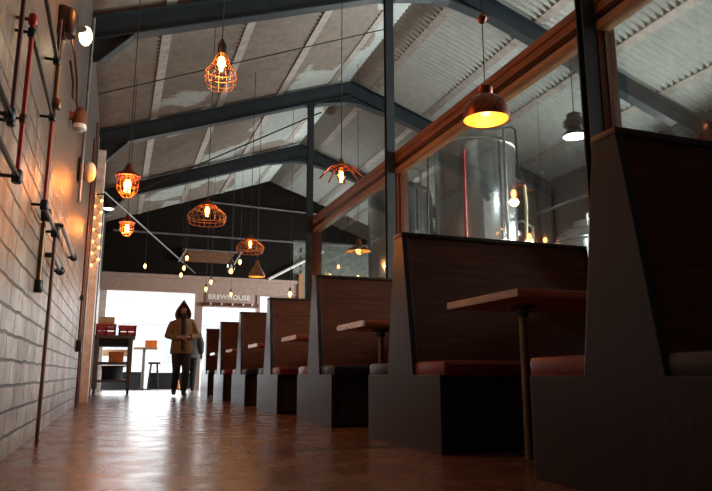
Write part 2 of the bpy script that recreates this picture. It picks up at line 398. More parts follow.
bm = B(); prism(bm, [(-.72, -.16), (.62, -.16), (.85, .16), (-.55, .16)], 1, -.03, .03); obj('board', bm, 'grill', t, smooth=False)
bm = B(); box(bm, -.6, .9, -.05, .05, .16, .20); obj('top_bar', bm, 'galv', t)
for x in (-.72, .80):
    bm = B(); tube(bm, [(x, -.06, -.18), (x+.2, -.06, .2)], .025, 8); obj('side_bar', bm, 'galv', t)
for k, (x0, z0, x1, z1) in enumerate(((3.95, 2.98, 5.6, 3.9),)):
    rod('diagonal_batten', 'white diagonal batten seen past the end of the partition', 'batten', (x0, YE-.10, z0+.1), (x1, YE-.07, z1+.1), .04, 'white')

# ------------------------------------------------------------------ glass partition
XP = 3.20
t = thing('glass_partition', 'timber framed glass partition behind the booths', 'partition', (0, 0, 0))
PY = [-.2, 3.66, 7.43, 11.2]
bm = B(); box(bm, XP, XP+.12, -.25, 11.35, 3.06, 3.195, .006); obj('top_rail', bm, 'rail', t)
bm = B(); box(bm, XP-.02, XP+.0, -.25, 11.3, 3.135, 3.205, .004); box(bm, XP-.012, XP, -.25, 11.3, 3.055, 3.085, .003); obj('rail_moulding', bm, 'rail', t)
bm = B(); box(bm, XP-.01, XP+.10, -.25, 11.3, 2.925, 2.99, .004); obj('glazing_bead', bm, 'bead', t)
bm = B(); box(bm, XP+.05, XP+.09, -.25, 11.3, 2.99, 3.06); obj('rail_gap', bm, 'cap', t)
for y in PY:
    bm = B(); box(bm, XP, XP+.16, y-.055, y+.055, 0, 3.055, .006); box(bm, XP+.05, XP+.11, y-.07, y-.055, 1.2, 2.96, .003); obj('post', bm, 'post', t)
for a, b_ in zip(PY, PY[1:]):
    obj('glass_pane', box(B(), XP+.05, XP+.058, a+.08, b_-.08, 1.05, 2.935), 'glass', t, smooth=False)
    bm = B(); box(bm, XP+.01, XP+.11, a+.08, b_-.08, 0, 1.02, .004); box(bm, XP, XP+.13, a+.08, b_-.08, 1.02, 1.06, .004); obj('lower_panel', bm, 'post', t)

# ------------------------------------------------------------------ booths
XB0, XB1 = 1.64, 3.05
CY = [1.86 + 1.907*i for i in range(7)]
ordn = ['nearest', 'second', 'third', 'fourth', 'fifth', 'sixth', 'seventh']
def make_booth(label, near_mat, far_mat):
    t = thing('double_bench', label, 'booth bench', (0, 0, 0), 0, 'back to back booth benches')
    prof = [(-.54, 0), (.54, 0), (.54, .415), (.195, .415), (.062, 1.285), (-.062, 1.285), (-.195, .415), (-.54, .415)]
    obj('end_panel', prism(B(), prof, 0, XB0, XB0+.04, .004), 'booth', t, smooth=False)
    obj('wall_panel', prism(B(), prof, 0, XB1-.03, XB1), 'booth', t, smooth=False)
    obj('backrest', prism(B(), [(-.185, .40), (.185, .40), (.056, 1.27), (-.056, 1.27)], 0, XB0+.04, XB1-.03), 'booth_back', t, smooth=False)
    obj('top_cap', box(B(), XB0-.004, XB1, -.068, .068, 1.272, 1.298, .005), 'cap', t)
    for s in (-1, 1):
        y0, y1 = sorted((s*.20, s*.50))
        obj('bench_box', box(B(), XB0+.04, XB1-.03, y0, y1, .02, .40), 'kick', t, smooth=False)
        y0, y1 = sorted((s*.18, s*.565))
        c = obj('seat_cushion', box(B(), XB0+.012, XB1-.02, y0, y1, .405, .492, .028), near_mat if s < 0 else far_mat, t)
        bm = B(); e = .02
        for z in (.425, .472): tube(bm, [(XB0+.03, s*.567, z), (XB1-.04, s*.567, z)], .006, 6)
        obj('piping', bm, near_mat if s < 0 else far_mat, c)
    return t
for i, y in enumerate(CY):
    near, far = ('blackv', 'redv') if i % 2 == 0 else ('redv', 'blackv')
    n2 = 'black' if near == 'blackv' else 'red'; f2 = 'red' if n2 == 'black' else 'black'
    b_ = make_booth('%s double booth bench from the viewpoint, %s cushion in front and %s behind' % (ordn[i], n2, f2), near, far)
    b_.location = (0, y, 0)
# tables
def make_table():
    t = thing('booth_table', '', 'table', (0, 0, 0), 0, 'booth tables on one leg')
    obj('tabletop', box(B(), 1.66, 3.06, -.335, .335, .757, .795, .004), 'top', t)
    obj('edge_band', box(B(), 1.652, 1.66, -.333, .333, .758, .794, .001), 'edge', t, smooth=False)
    bm = B(); lathe(bm, [(0, .016), (.021, .016), (.021, .75), (0, .75)], 16, (1.91, .02, 0)); obj('pole', bm, 'brass', t)
    bm = B(); lathe(bm, [(0, 0), (.085, 0), (.085, .008), (.03, .016), (0, .016)], 20, (1.91, .02, 0)); obj('foot_plate', bm, 'brass', t)
    bm = B(); lathe(bm, [(0, .70), (.03, .70), (.034, .74), (.07, .745), (.07, .757), (0, .757)], 20, (1.91, .02, 0)); obj('mounting_flange', bm, 'black', t)
    return t
tb = make_table(); tb.location = (0, (CY[0]+CY[1])/2, 0); tb['label'] = 'reddish wooden booth table between the nearest and second benches'
me = text_mesh('CORNELIUS', .046, .0015); me.materials.clear(); me.materials.append(pm('glossy_white_lettering', (.9,.9,.9), .2, bmp=0))
ww = max(v.co.x for v in me.vertices) - min(v.co.x for v in me.vertices)
for v in me.vertices: v.co.x *= .60/ww
dark_edge = woodm('table_edge_dark', (.09,.03,.015), .3, 1)
eb = None
for i in range(1, 6):
    dt = dup(tb, (0, (CY[i]+CY[i+1])/2, 0), 'reddish wooden booth table between the %s and %s benches' % (ordn[i], ordn[i+1]) + ', white lettering on its edge')
    for ch in dt.children:
        if ch.name.startswith('edge_band'):
            if eb is None: eb = ch.data.copy(); eb.materials[0] = dark_edge
            ch.data = eb
    lt = bpy.data.objects.new('lettering', me); C.objects.link(lt); lt.parent = dt; lt.location = (1.650, .0, .776); lt.rotation_euler = (PI/2, 0, -PI/2)

# ------------------------------------------------------------------ pendants
WARM = (1, .50, .18)
def cordto(t, loc, z0, r=.005):
    zt = roofz(loc[0]) - loc[2] + .0
    bm = B(); tube(bm, [(0, 0, z0), (0, 0, zt)], r, 6); obj('cord', bm, 'cord', t)
def bulbpart(t, zc, r, h=1.5, mat='fil', core=True):
    """pear bulb hanging from a socket, centre zc"""
    if core:
        bm = B(); ball(bm, (0, 0, zc), r*.55, (1, 1, h*1.25)); f = obj('filament', bm, 'fila', t)
        bm = B(); lathe(bm, [(0, -r*h), (r*.6, -r*h*.85), (r*.95, -r*h*.35), (r, 0), (r*.8, r*h*.5), (r*.45, r*h*.95), (r*.4, r*h*1.2)], 18, (0, 0, zc)); obj('bulb', bm, 'amberglass', t)
    else:
        bm = B(); lathe(bm, [(0, -r*h), (r*.6, -r*h*.85), (r*.95, -r*h*.35), (r, 0), (r*.8, r*h*.5), (r*.45, r*h*.95), (0, r*h*1.2)], 16, (0, 0, zc)); obj('bulb', bm, mat, t)
def socket(t, z, r, h, mat='copper'):
    bm = B(); lathe(bm, [(0, 0), (r, 0), (r, h*.55), (r*.6, h*.8), (r*.25, h), (0, h)], 18, (0, 0, z)); obj('socket', bm, mat, t)

# copper dome lamp over the second bench
L = (2.255, 3.66, 2.11)
t = thing('dome_pendant', 'hammered copper dome pendant glowing gold inside, above the second bench', 'pendant lamp', L)
R_ = .155
outer = [(R_, 0), (R_*1.0, .03), (R_*.95, .075), (R_*.82, .12), (R_*.60, .155), (R_*.36, .178), (R_*.26, .185)]
inner = [(R_*.24, .18), (R_*.34, .172), (R_*.56, .15), (R_*.78, .115), (R_*.91, .073), (R_*.96, .03), (R_*.965, .002)]
bm = B(); lathe(bm, outer, 32); obj('shade', bm, 'copper', t)
bm = B(); lathe(bm, inner, 32); obj('shade_lining', bm, 'gold', t)
bm = B(); lathe(bm, [(R_*.965, .002), (R_*1.01, -.004), (R_*1.01, .006), (R_*.965, .002)], 32); obj('rim', bm, 'copper', t)
bm = B(); lathe(bm, [(0, .18), (.046, .18), (.052, .19), (.052, .235), (.03, .25), (.012, .26), (0, .26)], 20); obj('socket_cap', bm, 'copper', t)
cordto(t, L, .25, .004)
bm = B(); lathe(bm, [(0, .72), (.02, .72), (.035, .75), (.02, .78), (0, .78)], 16); obj('cord_grip', bm, 'copper', t)
bulbpart(t, .085, .045, 1.2, 'bulb', False)
light('POINT', (L[0], L[1], L[2]+.035), 3.5, (1, .55, .16), shadow_soft_size=.04)

# caged bulb hung high on the left
L = (.62, 4.8, 2.66)
t = thing('cage_pendant', 'single filament bulb in a low wire basket hanging high near the left', 'pendant lamp', L)
bulbpart(t, .13, .055, 1.35)
socket(t, .20, .034, .13, 'black'); cordto(t, L, .32)
bm = B()
for R, z in ((.06, .13), (.115, .06), (.122, .02), (.122, -.03), (.105, -.07)): ring(bm, (0, 0, z), R, .003)
for k in range(12):
    a = 2*PI*k/12; ca, sa = math.cos(a), math.sin(a)
    tube(bm, [(q*ca, q*sa, z) for q, z in ((.034, .21), (.058, .15), (.075, .10), (.112, .065), (.122, .02), (.122, -.03), (.105, -.07))], .0025, 5)
obj('wire_cage', bm, 'copperwire', t)
light('POINT', (L[0], L[1], L[2]+.02), 12, WARM, shadow_soft_size=.05)

def make_lantern(label, L, s):
    t = thing('jar_lantern', label, 'pendant lamp', L, 0, 'caged jar lanterns')
    bulbpart(t, 0, .05*s, 1.45)
    bm = B(); lathe(bm, [(0, .20*s), (.018*s, .19*s), (.045*s, .125*s), (.105*s, .085*s), (.11*s, .07*s), (0, .075*s)], 24); obj('hood', bm, 'copper', t)
    bm = B()
    for R, z in ((.085, .06), (.092, 0), (.08, -.06), (.045, -.105)): ring(bm, (0, 0, z*s), R*s, .004*s)
    for k in range(8):
        a = 2*PI*k/8
        tube(bm, [(q*s*math.cos(a), q*s*math.sin(a), z*s) for q, z in ((.085, .07), (.092, .0), (.08, -.06), (.045, -.105))], .004*s, 5)
    obj('wire_cage', bm, 'copperwire', t)
    cordto(t, L, .19*s); light('POINT', (L[0], L[1], L[2]-.03), 62, (1, .33, .08), shadow_soft_size=.06)
make_lantern('added jar lantern above the view, casting glow on the left wall pipes', (.0, 4.2, 3.2), 1.0)  # extra lantern added out of view for warm glow on the left wall
make_lantern('larger jar lantern in a wire cage glowing beside the left wall', (-.005, 7.0, 2.35), 1.2)
make_lantern('smaller jar lantern glowing lower beside the left wall, farther along', (.025, 9.5, 2.42), 1.0)

def make_dome(label, L, R):
    t = thing('wire_dome_pendant', label, 'pendant lamp', L, 0, 'wire dome pendants')
    bulbpart(t, R*.25, R*.20, 1.6)
    socket(t, R*.58, R*.14, R*.34)
    bm = B(); prof = [(.16, .74), (.34, .62), (.62, .36), (.90, .12), (1, -.04), (.98, -.22), (.90, -.42)]
    for q, z in ((.36, .6), (.64, .34), (1, -.04), (.985, -.18), (.90, -.42)): ring(bm, (0, 0, z*R), q*R, .0038)
    for k in range(20):
        a = 2*PI*k/20; tube(bm, [(q*R*math.cos(a), q*R*math.sin(a), z*R) for q, z in prof], .0030, 5)
    obj('wire_shade', bm, 'copperwire', t)
    bm = B(); lathe(bm, [(R*.13, R*.80), (R*.20, R*.74), (R*.35, R*.625), (R*.5, R*.485)], 24); obj('crown_plate', bm, 'copper', t)
    cordto(t, L, R*.95); light('POINT', (L[0], L[1], L[2]-R*.1), 9, WARM, shadow_soft_size=.06)
make_dome('wide copper wire dome pendant hanging over the aisle', (.936, 8.0, 2.33), .235)
make_dome('copper wire dome pendant left of the far steel column', (1.85, 10.0, 2.36), .215)
# small glass bell pendant below it
L = (2.36, 12.0, 2.19)
t = thing('bell_pendant', 'small smoky bell pendant with bright rim below the right hand wire dome', 'pendant lamp', L)
bm = B(); lathe(bm, [(.155, 0), (.15, .04), (.11, .12), (.06, .20), (.035, .26), (.03, .30), (0, .30)], 24); obj('shade', bm, 'smoky', t)
bm = B(); lathe(bm, [(.15, .005), (.142, .04), (.10, .12), (.05, .19), (0, .20)], 24); obj('shade_lining', bm, 'gold', t)
bulbpart(t, .07, .035, 1.2, 'bulb', False); cordto(t, L, .29); light('POINT', (L[0], L[1], L[2]+.01), 1.0, WARM, shadow_soft_size=.03)
# starburst bulb
L = (2.17, 6.5, 2.53)
t = thing('starburst_pendant', 'bare filament bulb among splayed copper arms in front of the rafter', 'pendant lamp', L)
bulbpart(t, 0, .045, 1.7); socket(t, .085, .035, .12); cordto(t, L, .19)
bm = B()
for k in range(8):
    a = 2*PI*k/8 + .3; tube(bm, [(.03*math.cos(a), .03*math.sin(a), .12), (.13*math.cos(a), .13*math.sin(a), .09), (.24*math.cos(a), .24*math.sin(a), -.02)], .010, 6)
obj('copper_arms', bm, 'copper', t); ob = B(); ring(ob, (0, 0, .095), .12, .006); obj('arm_ring', ob, 'copper', t)
light('POINT', (L[0], L[1], L[2]-.10), 8, WARM, shadow_soft_size=.05)
# cone lamp behind the glass
L = (3.82, 10.5, 2.50)
t = thing('cone_pendant', 'shallow copper cone pendant glowing behind the glass partition', 'pendant lamp', L)
bm = B(); lathe(bm, [(.22, 0), (.21, .02), (.10, .09), (.05, .13), (.045, .22), (0, .23)], 28); obj('shade', bm, 'copper', t)
bm = B(); lathe(bm, [(.212, .003), (.20, .016), (.09, .08), (0, .10)], 28); obj('shade_lining', bm, 'gold', t)
bulbpart(t, .02, .045, 1.1, 'bulb', False); cordto(t, L, .22); light('POINT', (L[0], L[1], L[2]-.03), 7, WARM, shadow_soft_size=.04)
# high bay lamps of the brewery
def make_bay(label, L):
    t = thing('high_bay_lamp', label, 'industrial lamp', L)
    bm = B(); lathe(bm, [(.165, -.02), (.15, .02), (.12, .06), (.09, .08), (.09, .12), (.13, .13), (.13, .2), (.10, .22), (.10, .30), (.05, .33), (0, .33)], 28); obj('housing', bm, 'black', t)
    bm = B(); lathe(bm, [(0, -.03), (.10, -.028), (.158, -.018)], 28); obj('lens', bm, 'hiwhite', t)
    bm = B()
    for k in range(14):
        a = 2*PI*k/14; ca, sa = math.cos(a), math.sin(a); tube(bm, [(.11*ca, .11*sa, .12), (.145*ca, .145*sa, .13), (.145*ca, .145*sa, .21), (.10*ca, .10*sa, .23)], .006, 5)
    obj('cooling_fins', bm, 'black', t)
    cordto(t, L, .32, .007)
make_bay('black high bay lamp with a white lens hanging in the brewery', (5.70, 7.0, 3.62))
light('SPOT', (5.70, 7.0, 3.56), 60, (.85, 1, 1), spot_size=2.4, spot_blend=.6, shadow_soft_size=.12)

# bare hanging bulbs, far end
def make_bare(label, L, s=1.0):
    t = thing('bare_bulb_pendant', label, 'hanging bulb', L, 0, 'bare bulbs at the far end')
    bulbpart(t, 0, .05*s, 1.35); socket(t, .05*s, .025*s, .08*s, 'black'); cordto(t, L, .12*s, .004)
def at(x, y, Y):
    """point on the sight line through pixel (x, y) at distance Y along the aisle (layout of small lamps)"""
    f = 657.; p = math.radians(11.0666); w = math.radians(19.7988); dx = x-356; dy = 245.5-y
    F = f*math.cos(p)-dy*math.sin(p); U = f*math.sin(p)+dy*math.cos(p)
    X = dx*math.cos(w)+F*math.sin(w); Yd = F*math.cos(w)-dx*math.sin(w); k = Y/Yd
    return (round(X*k, 3), Y, round(.42+U*k, 3))
for lab, (x, y), Y in (('bare bulb highest of the slanting row of three above the street door', (187, 258), 15.5),
                       ('bare bulb in the middle of the slanting row of three above the street door', (184, 268), 16.2),
                       ('bare bulb lowest of the slanting row of three above the street door', (181, 275), 16.8),
                       ('lone bare bulb above the far left of the street door', (145, 266), 16.5),
                       ('upper bare bulb of the close pair before the lintel', (211, 282), 16.0),
                       ('lower bare bulb of the close pair before the lintel', (206, 289), 16.6),
                       ('bare bulb beside the right hand wire dome pendant', (240, 262), 14.5),
                       ('bare bulb hanging in front of the pale sign board', (231, 294), 16.5),
                       ('bare bulb hanging just above the fourth bench', (290, 294), 11.8)):
    make_bare(lab, at(x, y, Y), 1.0 if Y > 13 else 1.0)
L = at(231, 269, 14.0)
t = thing('glass_jar_pendant', 'clear glass jar pendant with a small bulb at its foot beside the wire dome', 'pendant lamp', L)
bm = B(); lathe(bm, [(.05, -.09), (.085, -.03), (.09, .06), (.07, .14), (.03, .2)], 18); obj('glass_jar', bm, M['glass'], t)
bulbpart(t, -.05, .045, 1.2, 'bulb', False); socket(t, .0, .03, .1, 'white'); cordto(t, L, .2, .004)
L = at(545, 240, 9.0)
t = thing('brewery_bulb', 'small orange bulb glowing among the tanks behind the glass', 'hanging bulb', L)
bulbpart(t, 0, .035, 1.4, 'bulb', False); socket(t, .04, .025, .08, 'copper'); cordto(t, L, .1, .004)

# ------------------------------------------------------------------ things on the left wall
def pipe_run(name, label, segs, fits=(), cat='pipe', group='pipe runs on the left wall'):
    t = thing(name, label, cat, (XW, segs[0][0][0][1], segs[0][0][0][2]), 0, group); o = Vector(t.location)
    for pts, r, mat, pn in segs:
        bm = B(); tube(bm, [Vector(p)-o for p in pts], r, 10); obj(pn, bm, mat, t)
    for p, s, mat in fits:
        bm = B(); p = Vector(p)-o; lathe(bm, [(0, -s*1.3), (s*.8, -s*1.3), (s, -s*.9), (s, s*.9), (s*.8, s*1.3), (0, s*1.3)], 14, p)
        ys = 0
        box(bm, 0.004, p.x, p.y-s*.3, p.y+s*.3, p.z-s*.3, p.z+s*.3)
        obj('fitting', bm, mat, t)
    return t
def w(x, y, X=-.45):
    """point on the wall pipe plane seen at pixel (x, y)"""
    a = at(x, y, 1.0); k = X/a[0]; return (X, k, .42+(a[2]-.42)*k)
def vpipe(x, y0, y1, X=-.45, ref=None):
    a = w(x, ref if ref else y0, X); q = at(x, y0, a[1]); z0 = q[2]; z1 = at(x, y1, a[1])[2]
    return (X, a[1], z0), (X, a[1], z1)
def hrod(P, Y1): return (P[0], Y1, P[2])
# run B : red drop, black horizontal, red drop, black horizontal, brown drop to the floor
X = -.43
p0, p1 = vpipe(33.5, 20, 178, X); pm_ = (p0[0], p0[1], p0[2]-.06)
hA = pm_; hA1 = hrod(hA, w(53, 108, X)[1])
v2a = hA1; v2b = (X, hA1[1], at(42, 205, hA1[1])[2])
h2 = v2b; h2b = hrod(h2, h2[1]+.75)
v3b = (X, h2b[1], 0.0)
pipe_run('zigzag_pipe', 'red and black stepped pipe run dropping down the left wall to the floor',
         [([p0, p1], .010, 'redpipe', 'red_pipe'), ([hA, hA1], .009, 'blackpipe', 'black_pipe'), ([v2a, v2b], .010, 'redpipe', 'red_pipe'),
          ([h2, h2b], .011, 'blackpipe', 'black_pipe'), ([h2b, v3b], .012, 'rust', 'brown_pipe')],
         [(p0, .019, 'redpipe'), (hA, .017, 'black'), (p1, .022, 'black'), (hA1, .02, 'black'), (v2b, .022, 'black'), (h2b, .028, 'black'), ((X, p0[1], (p0[2]+p1[2])/2-.1), .015, 'maroon')])
# black rods leading to the lower end of the red pipe
e = p1; a = (X, 2.3, e[2])
pipe_run('wall_rod', 'black rod running level along the wall to the foot of the red pipe', [([a, e], .011, 'blackpipe', 'black_pipe')], [((X, 2.9, e[2]), .016, 'black')])
e = w(10, 114, X); a = (X, 2.3, e[2])
pipe_run('wall_rod', 'black rod on the wall at the left edge above the red pipe foot', [([a, e], .011, 'blackpipe', 'black_pipe')], [(e, .02, 'black')])
q0, q1 = vpipe(21, 30, 122, X); q0 = (q0[0], q0[1], 3.6)
pipe_run('drop_pipe', 'dark maroon pipe falling beside the bright red pipe', [([q0, q1], .009, 'maroon', 'maroon_pipe')], [(q1, .016, 'black')])
e = w(57, 60, X); a = (X, e[1]-1.7, e[2])
s0 = (X, e[1], at(65, 20, e[1])[2])
pipe_run('wall_rod', 'black rod ending at the short red riser below the wall lamp', [([a, e], .011, 'blackpipe', 'black_pipe'), ([e, s0], .010, 'maroon', 'red_riser')], [(e, .022, 'black'), ((X, e[1]-.8, e[2]), .016, 'black')])
# bronze conduit with globe lamp
g = w(70, 24, X); lampY = g[1]
t = thing('wall_globe_lamp', 'lit opal globe lamp on a black bracket high on the left wall', 'wall lamp', (XW, lampY, g[2]))
bm = B(); lathe(bm, [(0, -.09), (.05, -.09), (.06, -.05), (.06, .06), (.04, .10), (0, .10)], 16, (.06, 0, 0)); box(bm, 0, .05, -.06, .06, -.10, .10, .01); obj('bracket', bm, 'black', t)
bm = B(); q_ = w(84, 33, -.39); tube(bm, [(.06, .0, .0), (.09, .08, .0), (q_[0]-XW, q_[1]-lampY, q_[2]-g[2]+.03)], .022, 10); obj('arm', bm, 'black', t)
gp = w(86, 36, -.385); gp = (gp[0]-XW, gp[1]-lampY, gp[2]-g[2]); bm = B(); ball(bm, gp, .062, (.8, 1, 1.25)); obj('globe', bm, 'globe', t)
light('POINT', (XW+.28, lampY+.25, g[2]-.1), 1.0, (1, .75, .45), shadow_soft_size=.06)
c1 = (XW+.018, lampY+.05, g[2]-.1); c2 = (XW+.018, lampY+.05, .95)
pipe_run('conduit', 'bronze conduit dropping from the globe lamp down the left wall', [([c1, c2], .015, 'bronze', 'bronze_pipe')], [((XW+.03, c1[1], c1[2]-.45), .028, 'bronze'), ((XW+.03, c2[1], 1.4), .03, 'black'), (c2, .03, 'black')])
# cable loop with white tipped spot
j = w(80, 118, -.42)
t = thing('wall_spot_lamp', 'small brown spot lamp with a white tip hanging from a looped cable', 'wall lamp', (XW, j[1], j[2]))
bm = B(); tube(bm, [(.02, -.9, .28), (.03, -.8, .33), (.04, -.55, .33), (.05, -.25, .24), (.05, -.1, .10), (.06, 0, .06)], .010, 8); obj('cable', bm, 'bronze', t)
bm = B(); tube(bm, [(.03, -.7, .18), (.04, -.45, .12), (.05, -.5, -.02), (.05, -.35, .02)], .009, 8); obj('loop', bm, 'black', t)
bm = B(); lathe(bm, [(0, .09), (.03, .09), (.06, .02), (.062, -.06), (0, -.06)], 16, (.08, 0, 0)); box(bm, 0, .05, -.03, .03, -.02, .04); obj('housing', bm, 'rust', t)
bm = B(); lathe(bm, [(.055, -.06), (.058, -.10), (.03, -.12), (0, -.12)], 16, (.08, 0, 0)); obj('white_tip', bm, 'white', t)
# round white tipped lamp farther along
j = w(88, 172, -.40)
t = thing('round_wall_lamp', 'round black backed wall lamp with a white face before the steel column', 'wall lamp', (XW, j[1], j[2]))
bm = B(); box(bm, 0, .06, -.09, .05, -.13, .13, .02); obj('back_box', bm, 'black', t)
bm = B(); ball(bm, (.11, .0, 0), .10, (.7, .8, 1.1)); obj('white_face', bm, 'white', t)
# far vertical conduits and socket
Y9 = 9.3
pipe_run('conduit', 'thin dark conduit ending in a small socket box low on the left wall', [([(XW+.03, Y9, 3.6), (XW+.03, Y9, .85)], .016, 'rust', 'conduit')], [((XW+.03, Y9, 1.4), .028, 'black')])
bm = B(); box(bm, XW, XW+.07, Y9-.07, Y9+.07, .70, .85, .01); so = tag(obj('socket_box', bm, 'black'), 'black socket box at the foot of the thin conduit on the left wall', 'socket')
pipe_run('conduit', 'brown pipe running to the floor before the second truss column', [([(XW+.03, 9.75, 4.0), (XW+.03, 9.75, 0)], .015, 'rust', 'conduit')])
pipe_run('conduit', 'pale conduit beside the brown floor length pipe', [([(XW+.03, 10.4, 4.0), (XW+.03, 10.4, .0)], .016, 'galv', 'conduit')])
pipe_run('conduit', 'grey green conduit just before the wall column of the second frame', [([(XW+.05, 6.9, 4.1), (XW+.05, 6.9, 2.1)], .016, 'galv', 'conduit')], [((XW+.05, 6.9, 3.0), .026, 'galv')])
# ball ended rods
for lab, (x0, y0), (x1, y1) in (('upper black ball ended rod sloping down the left wall', (62, 226), (73.5, 258)), ('lower thin black ball ended rod sloping down the left wall', (53, 255), (60, 271))):
    a = w(x0, y0); b2 = w(x1, y1)
    t = thing('ball_ended_rod', lab, 'wall rod', (XW, b2[1], b2[2]), 0, 'ball ended rods'); o = Vector(t.location)
    bm = B(); tube(bm, [Vector(a)-o, Vector(b2)-o], .014, 8); obj('rod', bm, 'blackpipe', t)
    bm = B(); ball(bm, Vector(b2)-o, .035); obj('ball_end', bm, 'black', t)
    bm = B(); tube(bm, [Vector(a)-o, Vector((0, a[1]-o.y, a[2]-o.z))], .018, 8); tube(bm, [Vector(b2)-o, Vector((0, b2[1]-o.y, b2[2]-o.z))], .012, 8); obj('mount', bm, 'black', t)
# shaded sconce near the eave
j = at(109, 213, 11.0)
t = thing('shaded_sconce', 'small black shaded sconce lit white below, at the far left wall', 'wall lamp', (XW, 10.5, j[2]))
dx = j[0]-XW
bm = B(); tube(bm, [(0, 0, .15), (dx*.6, 0, .18), (dx, 0, .10)], .012, 8); box(bm, 0, .03, -.05, .05, .08, .22); obj('arm', bm, 'black', t)
bm = B(); lathe(bm, [(.085, -.05), (.07, 0), (.03, .05), (.015, .10), (0, .10)], 20, (dx, 0, 0)); obj('shade', bm, 'black', t)
bm = B(); lathe(bm, [(.08, -.048), (.05, -.065), (0, -.07)], 20, (dx, 0, 0)); obj('lens', bm, 'shade_lens', t)
# fairy lights on the far end of the wall
t = thing('fairy_lights', 'short string of warm fairy lights zigzagging on the whitewashed pier', 'string lights', (XW, 10.98, 2.1))
pts = [(.02+.10*(k % 2)+.004*k/3, -.02, 1.15-.095*k) for k in range(13)]
bm = B(); tube(bm, pts, .006, 6); obj('wire', bm, 'cord', t)
for p in pts:
    bm = B(); ball(bm, (p[0], p[1]-.02, p[2]-.02), .024, u=10, v=8); obj('bulb', bm, 'bulb', t)

# ------------------------------------------------------------------ brewery behind the glass
def make_tank(label, L, R, H, legs=True):
    t = thing('brewing_tank', label, 'tank', L, 0, 'stainless brewing tanks')
    bm = B(); lathe(bm, [(0, .35), (R*.25, .40), (R, .85), (R, H), (R*.97, H+.04), (R*.8, H+.13), (R*.45, H+.22), (0, H+.25)], 48); obj('vessel', bm, 'stainless', t)
    bm = B()
    for z in (.87, H*.5, H-.03): ring(bm, (0, 0, z), R+.004, .012, 48)
    obj('weld_bands', bm, 'stain2', t)
    for k in range(4):
        a = PI/4 + PI/2*k; bm = B(); tube(bm, [(R*.85*math.cos(a), R*.85*math.sin(a), 0), (R*.85*math.cos(a), R*.85*math.sin(a), .95)], .04, 10); obj('leg', bm, 'stain2', t)
    bm = B(); lathe(bm, [(.2, 0), (.2, .10), (.17, .13), (0, .14)], 20, (0, 0, H+.2)); obj('manway', bm, 'stain2', t)
    bm = B(); tube(bm, [(-R*.2, -R*.3, H+.2), (-R*.2, -R*.3, H+.42), (-R*.1, -R*.9, H+.42), (R*.2, -R*1.08, H+.30), (R*.2, -R*1.08, .9)], .024, 8); obj('riser_pipe', bm, 'stain2', t)
    return t
make_tank('tall stainless brewing tank nearest the glass partition', (5.05, 8.6, 0), .62, 3.85)
make_tank('stainless brewing tank half hidden behind the tall one', (4.80, 10.9, 0), .6, 3.7)
make_tank('low stainless tank far right behind the glass', (7.1, 8.6, 0), .5, 2.55)
make_tank('low stainless tank beside the far right tank', (6.5, 9.9, 0), .5, 2.6)
make_tank('low stainless tank before the added side windows at the far right', (7.7, 7.0, 0), .5, 2.5)
hp = at(524, 185, 7.7)
t = thing('brewery_hose', 'pale yellow hose hanging straight down beside the tall tank', 'hose', (hp[0], 7.7, 0))
bm = B(); tube(bm, [(0, 0, hp[2]), (.02, 0, hp[2]-.3), (.0, 0, hp[2]-.7), (-.04, 0, 1.2), (-.03, -.1, .25), (.1, -.3, .03), (.5, -.4, .03)], .022, 8); obj('hose', bm, 'hose', t)
bm = B(); tube(bm, [Vector(at(x_, y_, 7.7)) - Vector((hp[0], 7.7, 0)) for x_, y_ in ((524, 185), (518, 168), (515, 130), (511, 127), (470, 131), (430, 138), (428, 150), (428, 240))], .016, 8); obj('drop_pipe', bm, 'black', t)
rod('brewery_pipe', 'dark horizontal pipe above the low tanks behind the glass', 'pipe', at(537, 214, 8.2), at(600, 190, 6.2), .03, 'black')
rod('brewery_riser', 'red riser pipe standing left of the tall tank behind the glass', 'pipe', (at(465, 200, 7.6)[0], 7.6, 0), (at(465, 200, 7.6)[0], 7.6, at(465, 150, 7.6)[2]), .022, 'redpipe')

# ------------------------------------------------------------------ far cart with crates
t = thing('service_cart', 'dark timber service cart on castors beside the street door', 'cart', (-.06, 15.2, 0))
obj('top', box(B(), -.40, .42, -.42, .42, 1.15, 1.22, .008), 'timber', t)
obj('apron', box(B(), -.36, .36, -.38, .38, 1.0, 1.15, .006), 'navy', t)
for sx in (-.34, .33):
    for sy in (-.36, .36):
        lg = obj('leg', box(B(), sx-.045, sx+.045, sy-.045, sy+.045, .12, 1.15, .006), 'timber', t)
        bm = B(); b2 = bmesh.new(); lathe(b2, [(0, -.02), (.05, -.02), (.055, 0), (.05, .02), (0, .02)], 16)
        bmesh.ops.rotate(b2, verts=b2.verts, cent=(0,0,0), matrix=Matrix.Rotation(PI/2, 3, 'Y')); bmesh.ops.translate(b2, verts=b2.verts, vec=(sx, sy, .055)); merge(bm, b2)
        box(bm, sx-.03, sx+.03, sy-.03, sy+.03, .10, .13); obj('castor', bm, 'rubber', lg)
obj('lower_shelf', box(B(), -.36, .36, -.38, .38, .25, .30, .005), 'timber', t)
obj('middle_shelf', box(B(), -.36, .36, -.36, .36, .615, .638), 'timber', t)
obj('middle_rail', box(B(), -.36, .36, -.40, -.36, .62, .67, .004), 'timber', t)
